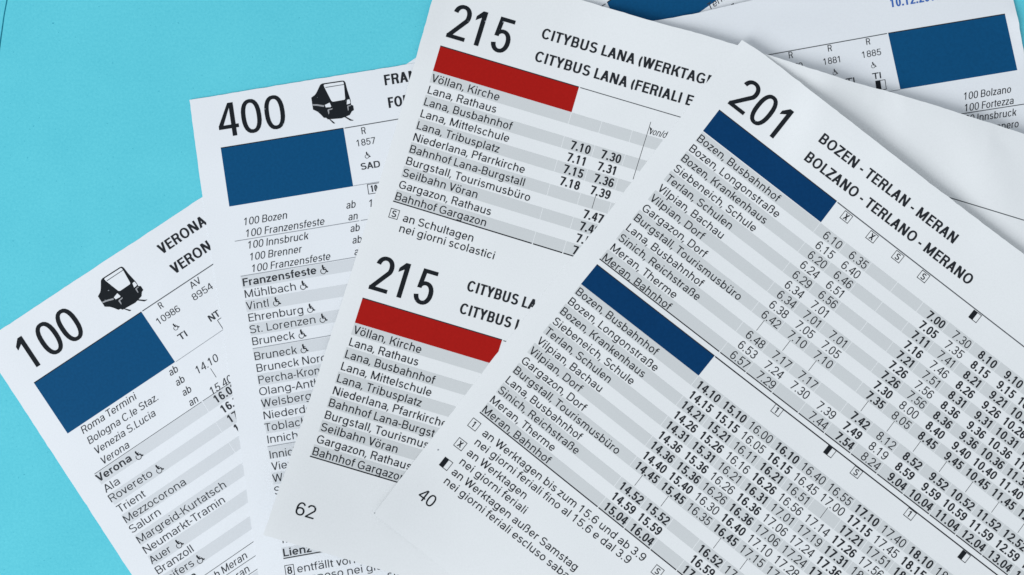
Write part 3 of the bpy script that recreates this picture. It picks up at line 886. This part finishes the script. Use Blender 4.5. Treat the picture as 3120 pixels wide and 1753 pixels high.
def cells(sh, T, rows, pitch, u0, seps, mat, gap=1.1):
    for r in range(0, rows, 2):
        v0, v1 = pitch * r + 0.8, pitch * (r + 1) - 1.0
        edges = [u0] + list(seps)
        for i, (a, b) in enumerate(zip(edges[:-1], edges[1:])):
            g0 = 0 if i == 0 else gap
            sh.patch('shaded_row' if i == 0 else 'shaded_cell', T(a + g0, v0), T(b - gap, v0), T(b - gap, v1), T(a + g0, v1), mat)
pit = 414.8 / 11
cells(s2, Ta, 11, pit, 0, [440.5, 536.3, 632.1, 727.9, 823.7], M_GREY2)
cells(s2, Tb, 11, pit, 0, [440.5, 536.3], M_GREY2)
def width_of(st, style, k, cap): return text_quads(st, style, k)[1] * cap
KN = None
for i, n_ in enumerate(N2):
    st_ = np.array((1312.7, 248.7)) + np.array([-11.03, 35.99]) * i
    s2.text('stop_name', n_, st_, E2a[i], 24.3, 'r')
    st2 = np.array((1074.7, 1016)) + np.array([-12.42, 36.95]) * i
    e_ = E2b[i]
    ft_ = None
    if isinstance(e_[0], str): ft_, e_ = e_
    d_ = np.array([.9587, .2862])
    s2.text('stop_name', n_, st2, st2 + d_ * np.dot(np.array(e_) - st2, d_), 25.2, 'r', fit=ft_)
TK = 0.90
def times(sh, T, pitch, u0, col, data, bold, capsz=26.5, base=-5.2, pitch_u=95.8, kk=1.05, rm=8.5):
    for r, st in data:
        e = T(u0 + pitch_u * (col + 1) - rm, pitch * (r + 1) + base)
        e2 = T(u0 + pitch_u * (col + 1) - rm - 40, pitch * (r + 1) + base)
        if st == '|':
            u = u0 + pitch_u * (col + .5)
            sh.strip('passing_mark', T(u - 2, pitch * r - 4.0), T(u - 2, pitch * (r + 1) - 3.0), 1.5, M_INK)
            continue
        d = (e - e2) / np.hypot(*(e - e2))
        sc = np.hypot(*(e - e2)) / 40.0
        cp = capsz * sc
        L = text_quads(st, 'b' if bold else 't', kk)[1] * cp
        sh.text('departure_time', st, e - d * L, e, cp, 'b' if bold else 't')
times(s2, Ta, pit, 440.5, 0, [(2, '7.10'), (3, '7.11'), (4, '7.15'), (5, '7.18')], True, pitch_u=95.8)
times(s2, Ta, pit, 440.5, 1, [(2, '7.30'), (3, '7.31'), (4, '7.36'), (5, '7.39'), (6, '|'), (7, '7.47'), (8, '7.49'), (9, '7.51'), (10, '7.54')], True)
s2.strip('column_rule', (1983, 371.9), (1928.6, 547), 1.6, M_INK)
s2.poly('arrow_head', [(1979.5, 387), (1987, 393.5), (1981.5, 403)], M_INK, 46e-6)
s2.text('direction_note', 'von/da', (1976, 408.5), (2027, 421.5), 21, 'l', fit='von/d', it=.15)
def underline(sh, T, v, segs, th):
    for a, b in segs: sh.strip('thick_rule', T(a, v), T(b, v), th, M_INK)
underline(s2, Ta, 415.0, [(-1, 438.5), (442.5, 534.5), (538, 630), (634, 720)], 3.6)
underline(s2, Tb, 415.0, [(-1, 438.5)], 3.8)
s2.mark((1200.9, 652.3), 'S', 28.5, 30, 20)
s2.text('footnote', 'an Schultagen', (1225.7, 674.6), (1439, 737.5), 24.5, 'r')
s2.text('footnote', 'nei giorni scolastici', (1215.0, 706.4), (1503, 791), 24.5, 'r')
s2.text('page_number', '62', (897.3, 1566.5), (954.5, 1583), 40.5, 'm', mat=M_INKBIG)

# ================================================================== sheet 201
s3 = Sheet('timetable_sheet', h201, (358.7, 278.7), (-372.4, 471), (2190.8, 335.5))
s3.pm = M_PAPER2
tag(s3.root, label='topmost timetable sheet numbered 201 with two dark blue bars, page 40, at the right', category='timetable', group=GROUP)
s3.paper([[(2260.7, 122.2), (2326, 164), (2480, 284), (2635.5, 404.6), (2838, 562), (2889, 600), (2951, 648), (3120, 775), (4210, 1600)],
          [(4210, 1600), (3180, 3200)],
          [(1139.5, 1566.5), (1300, 1692.5), (3180, 3200)],
          [(2260.7, 122.2), (2165, 235), (2077, 354), (1920, 560), (1877, 617), (1817, 693), (1793, 724), (1749, 778.5), (1635.6, 919.5), (1586, 984), (1541, 1043), (1494, 1104), (1356, 1283.5), (1250, 1420.5), (1211.9, 1470), (1139.5, 1566.5)]], M_PAPER2)
barpart(s3, (2190.8, 335.5), (2549.5, 614.2), (2501, 677.9), (2141.7, 399.3), M_NAVY)
barpart(s3, (1818.4, 806.5), (2176.8, 1084.8), (2128.5, 1145), (1770.2, 865.6), M_NAVY)
s3.strip('header_rule', (2551.7, 617.0), (3500, 1351.5), 3.4, M_INKGREY)
s3.strip('header_rule', (2178.7, 1086.6), (3300, 1955), 3.8, M_INK)
s3.text('route_number', '201', (2216.5, 315.5), (2374, 437.5), 103.5, 'big', mat=M_INKBIG)
s3.text('route_title', 'BOZEN - TERLAN - MERAN', (2492, 431), (2902.5, 743.5), 33, 'c')
s3.text('route_title', 'BOLZANO - TERLANO - MERANO', (2448, 487), (2950, 870), 33, 'c')
c = 98.6
T3 = homog([(0, 0), (454, 0), (454 + 5 * c, 0), (454 + 7 * c, 0), (0, 503), (454, 503), (454 + 5 * c, 503), (454 + 8 * c, 503), (454 + 10 * c, 503)],
           [(2141.7, 399.3), (2501, 677.9), (2891.2, 984), (3047.8, 1103), (1828.4, 793), (2189.6, 1071.9), (2591.4, 1379.4), (2833.3, 1566.2), (2992.7, 1692.5)])
T4 = homog([(0, 0), (454, 0), (454 + 4 * c, 0), (454 + 7 * c, 0), (454 + 9 * c, 0), (0, 503), (454, 503), (454 + c, 503), (454 + 2 * c, 503), (454 + 3 * c, 503)],
           [(1770.2, 865.6), (2128.5, 1145), (2447, 1391.8), (2690.6, 1586.7), (2854.5, 1711.8), (1462.4, 1256.8), (1823, 1546.3), (1901.3, 1609), (1981.1, 1673.4), (2061.3, 1737.8)])
pt = 503 / 13.0
cells(s3, T3, 13, pt, 0, [454 + c * i for i in range(0, 13)], M_GREY2)
cells(s3, T4, 13, pt, 0, [454 + c * i for i in range(0, 12)], M_GREY2)
underline(s3, T3, 503.2, [(-1, 452)] + [(454 + c * i + 1.6, 454 + c * (i + 1) - 1.6) for i in range(0, 12)], 3.4)
underline(s3, T4, 503.2, [(-1, 452)] + [(454 + c * i + 1.6, 454 + c * (i + 1) - 1.6) for i in range(0, 5)], 3.6)
N3 = ['Bozen, Busbahnhof', 'Bozen, Longonstraße', 'Bozen, Krankenhaus', 'Siebeneich, Schule', 'Terlan, Schulen', 'Vilpian, Bachau', 'Vilpian, Dorf', 'Gargazon, Dorf', 'Burgstall, Tourismusbüro', 'Lana, Busbahnhof', 'Sinich, Reichstraße', 'Meran, Therme', 'Meran, Bahnhof']
E3a = [(2372, 610.5), (2370, 660), (2329, 682), (2294, 709), (2224.5, 697), (2197, 727.5), (2142.5, 725), (2147, 783.5), (2251.5, 914), (2139, 869), (2127, 913), (2057.5, 905.5), (2040, 941)]
E3b = [(2000, 1079), (2000, 1128), (1959, 1149), (1925, 1171), (1857, 1163), (1829, 1192), (1770, 1190), (1781, 1249), (1882, 1381.5), (1768, 1337), (1759, 1381), (1686, 1372), (1673, 1409)]
for i, n_ in enumerate(N3):
    a_ = np.array((2121.7, 428.0)) + (np.array((1833.6, 790.5)) - np.array((2121.7, 428.0))) * i / 12
    # end point projected onto the row direction
    def endp(T, e, a_):
        d = T(200, pt * i + 33) - T(0, pt * i + 33); d = d / np.hypot(*d)
        return a_ + d * np.dot(np.array(e) - a_, d)
    s3.text('stop_name', n_, a_, endp(T3, E3a[i], a_), 24.4, 'r')
    b_ = np.array((1752.2, 894.2)) + (np.array((1467.3, 1254)) - np.array((1752.2, 894.2))) * i / 12
    s3.text('stop_name', n_, b_, endp(T4, E3b[i], b_), 24.4, 'r')
def hm(h_, ms): return ['%d.%02d' % (h_ + m // 60, m % 60) if isinstance(m, int) else m for m in ms]
STD = [10, 15, 21, 26, 31, 36, 36, 40, 45, '|', 52, 59, 64]
def col(sh, T, k_, vals, bold):
    times(sh, T, pt, 454, k_, [(i, v) for i, v in enumerate(vals) if v], bold, capsz=26.0, base=-5.6, pitch_u=c, kk=1.07, rm=5.5)
col(s3, T3, 0, ['6.10', '6.15', '6.20', '6.24', '6.29', '6.34', '6.34', '6.38', '6.42', '|', '6.48', '6.53', '6.57'], False)
col(s3, T3, 1, ['6.35', '6.40', '6.46', '6.51', '6.56', '7.01', '7.01', '7.05', '7.10', '|', '7.17', '7.24', '7.29'], False)
col(s3, T3, 2, [None] * 6 + ['7.01', '7.05', '7.10', '|', '7.17', '7.30', None], False)
col(s3, T3, 3, [None] * 11 + ['7.39', '7.44'], False)
col(s3, T3, 4, ['7.00', '7.05', '7.11', '7.16', '7.21', '7.26', '7.26', '7.30', '7.35', '|', '7.42', '7.49', '7.54'], True)
col(s3, T3, 5, ['7.30', '7.35', '7.41', '7.46', '7.51', '7.56', '7.56', '8.00', '8.05', '|', '8.12', '8.19', '8.24'], False)
for k_, hh in ((6, 8), (7, 9), (8, 10), (9, 11), (10, 12), (11, 13)):
    col(s3, T3, k_, hm(hh, STD), True)
col(s3, T4, 0, hm(14, STD), True)
col(s3, T4, 1, hm(15, STD), True)
col(s3, T4, 2, ['16.00', '16.05', '16.11', '16.16', '16.21', '16.26', '16.26', '16.30', '16.35'], False)
col(s3, T4, 3, hm(16, STD), True)
col(s3, T4, 4, ['16.40', '16.45', '16.51', '16.56', '17.01', '17.06', '17.06', '17.10', '17.15', '|', '17.22', '17.29', '17.34'], False)
col(s3, T4, 5, ['16.55', '17.00', '|', '17.14', '17.19', '17.24', '17.24', '17.28', '17.33'], False)
col(s3, T4, 6, hm(17, STD[:9]), True)
col(s3, T4, 7, ['17.40', '17.45', '17.51', '17.56', '18.01', '18.06', '18.06'], False)
col(s3, T4, 8, hm(18, STD[:5]), True)
col(s3, T4, 9, ['18.40', '18.45', '18.51'], False)
def hmark(T, k_, ch, off=59.5, half=False):
    p_ = T(454 + c * (k_ + .5), 0) - s3.V * off + np.array([2.5, -.5])
    s3.mark(p_, ch, 30.5, 29, 19.5, half)
for k_, ch in ((0, 'X'), (1, 'X'), (2, 'S'), (3, 'S')): hmark(T3, k_, ch)
hmark(T3, 5, '', half=True)
for k_, ch in ((2, '1'), (5, 'S'), (7, '1')): hmark(T4, k_, ch, 62)
hmark(T4, 4, '', 62, True); hmark(T4, 9, '', 62, True)
s3.mark((1445, 1294), '1', 31, 31, 19)
s3.mark((1402.5, 1354), 'X', 31, 31, 19)
s3.mark((1359, 1413.7), '', 31, 32, half=True)
s3.mark((2003.5, 1741), 'S', 31, 31, 19)
for st, p, q, fit in (('an Werktagen bis zum 15.6 und ab 3.9', (1467, 1325.4), (1957, 1712.5), None), ('nei giorni feriali fino al 15.6 e dal 3.9', (1444, 1353.4), (1912, 1719.5), None),
                      ('an Werktagen', (1420, 1384.5), (1596, 1521.8), None), ('nei giorni feriali', (1398, 1412.6), (1595, 1566.8), None),
                      ('an Werktagen außer Samstag', (1373.5, 1443.5), (1751, 1740.5), None), ('nei giorni feriali escluso sabato', (1350.5, 1471.5), (1654, 1711), 'nei giorni feriali escluso')):
    s3.text('footnote', st, p, q, 24.6, 'r', fit=fit)
s3.text('page_number', '40', (1269.5, 1515.5), (1311.5, 1548.3), 37.5, 'm', mat=M_INKBIG)
for x, y, r in ((1335, 1371, 2.6), (1141.5, 1563.5, 2.0)):
    s3.poly('print_speck', [(x + r * math.cos(t * .785), y + r * math.sin(t * .785)) for t in range(8)], M_LINEGREY, 46e-6)
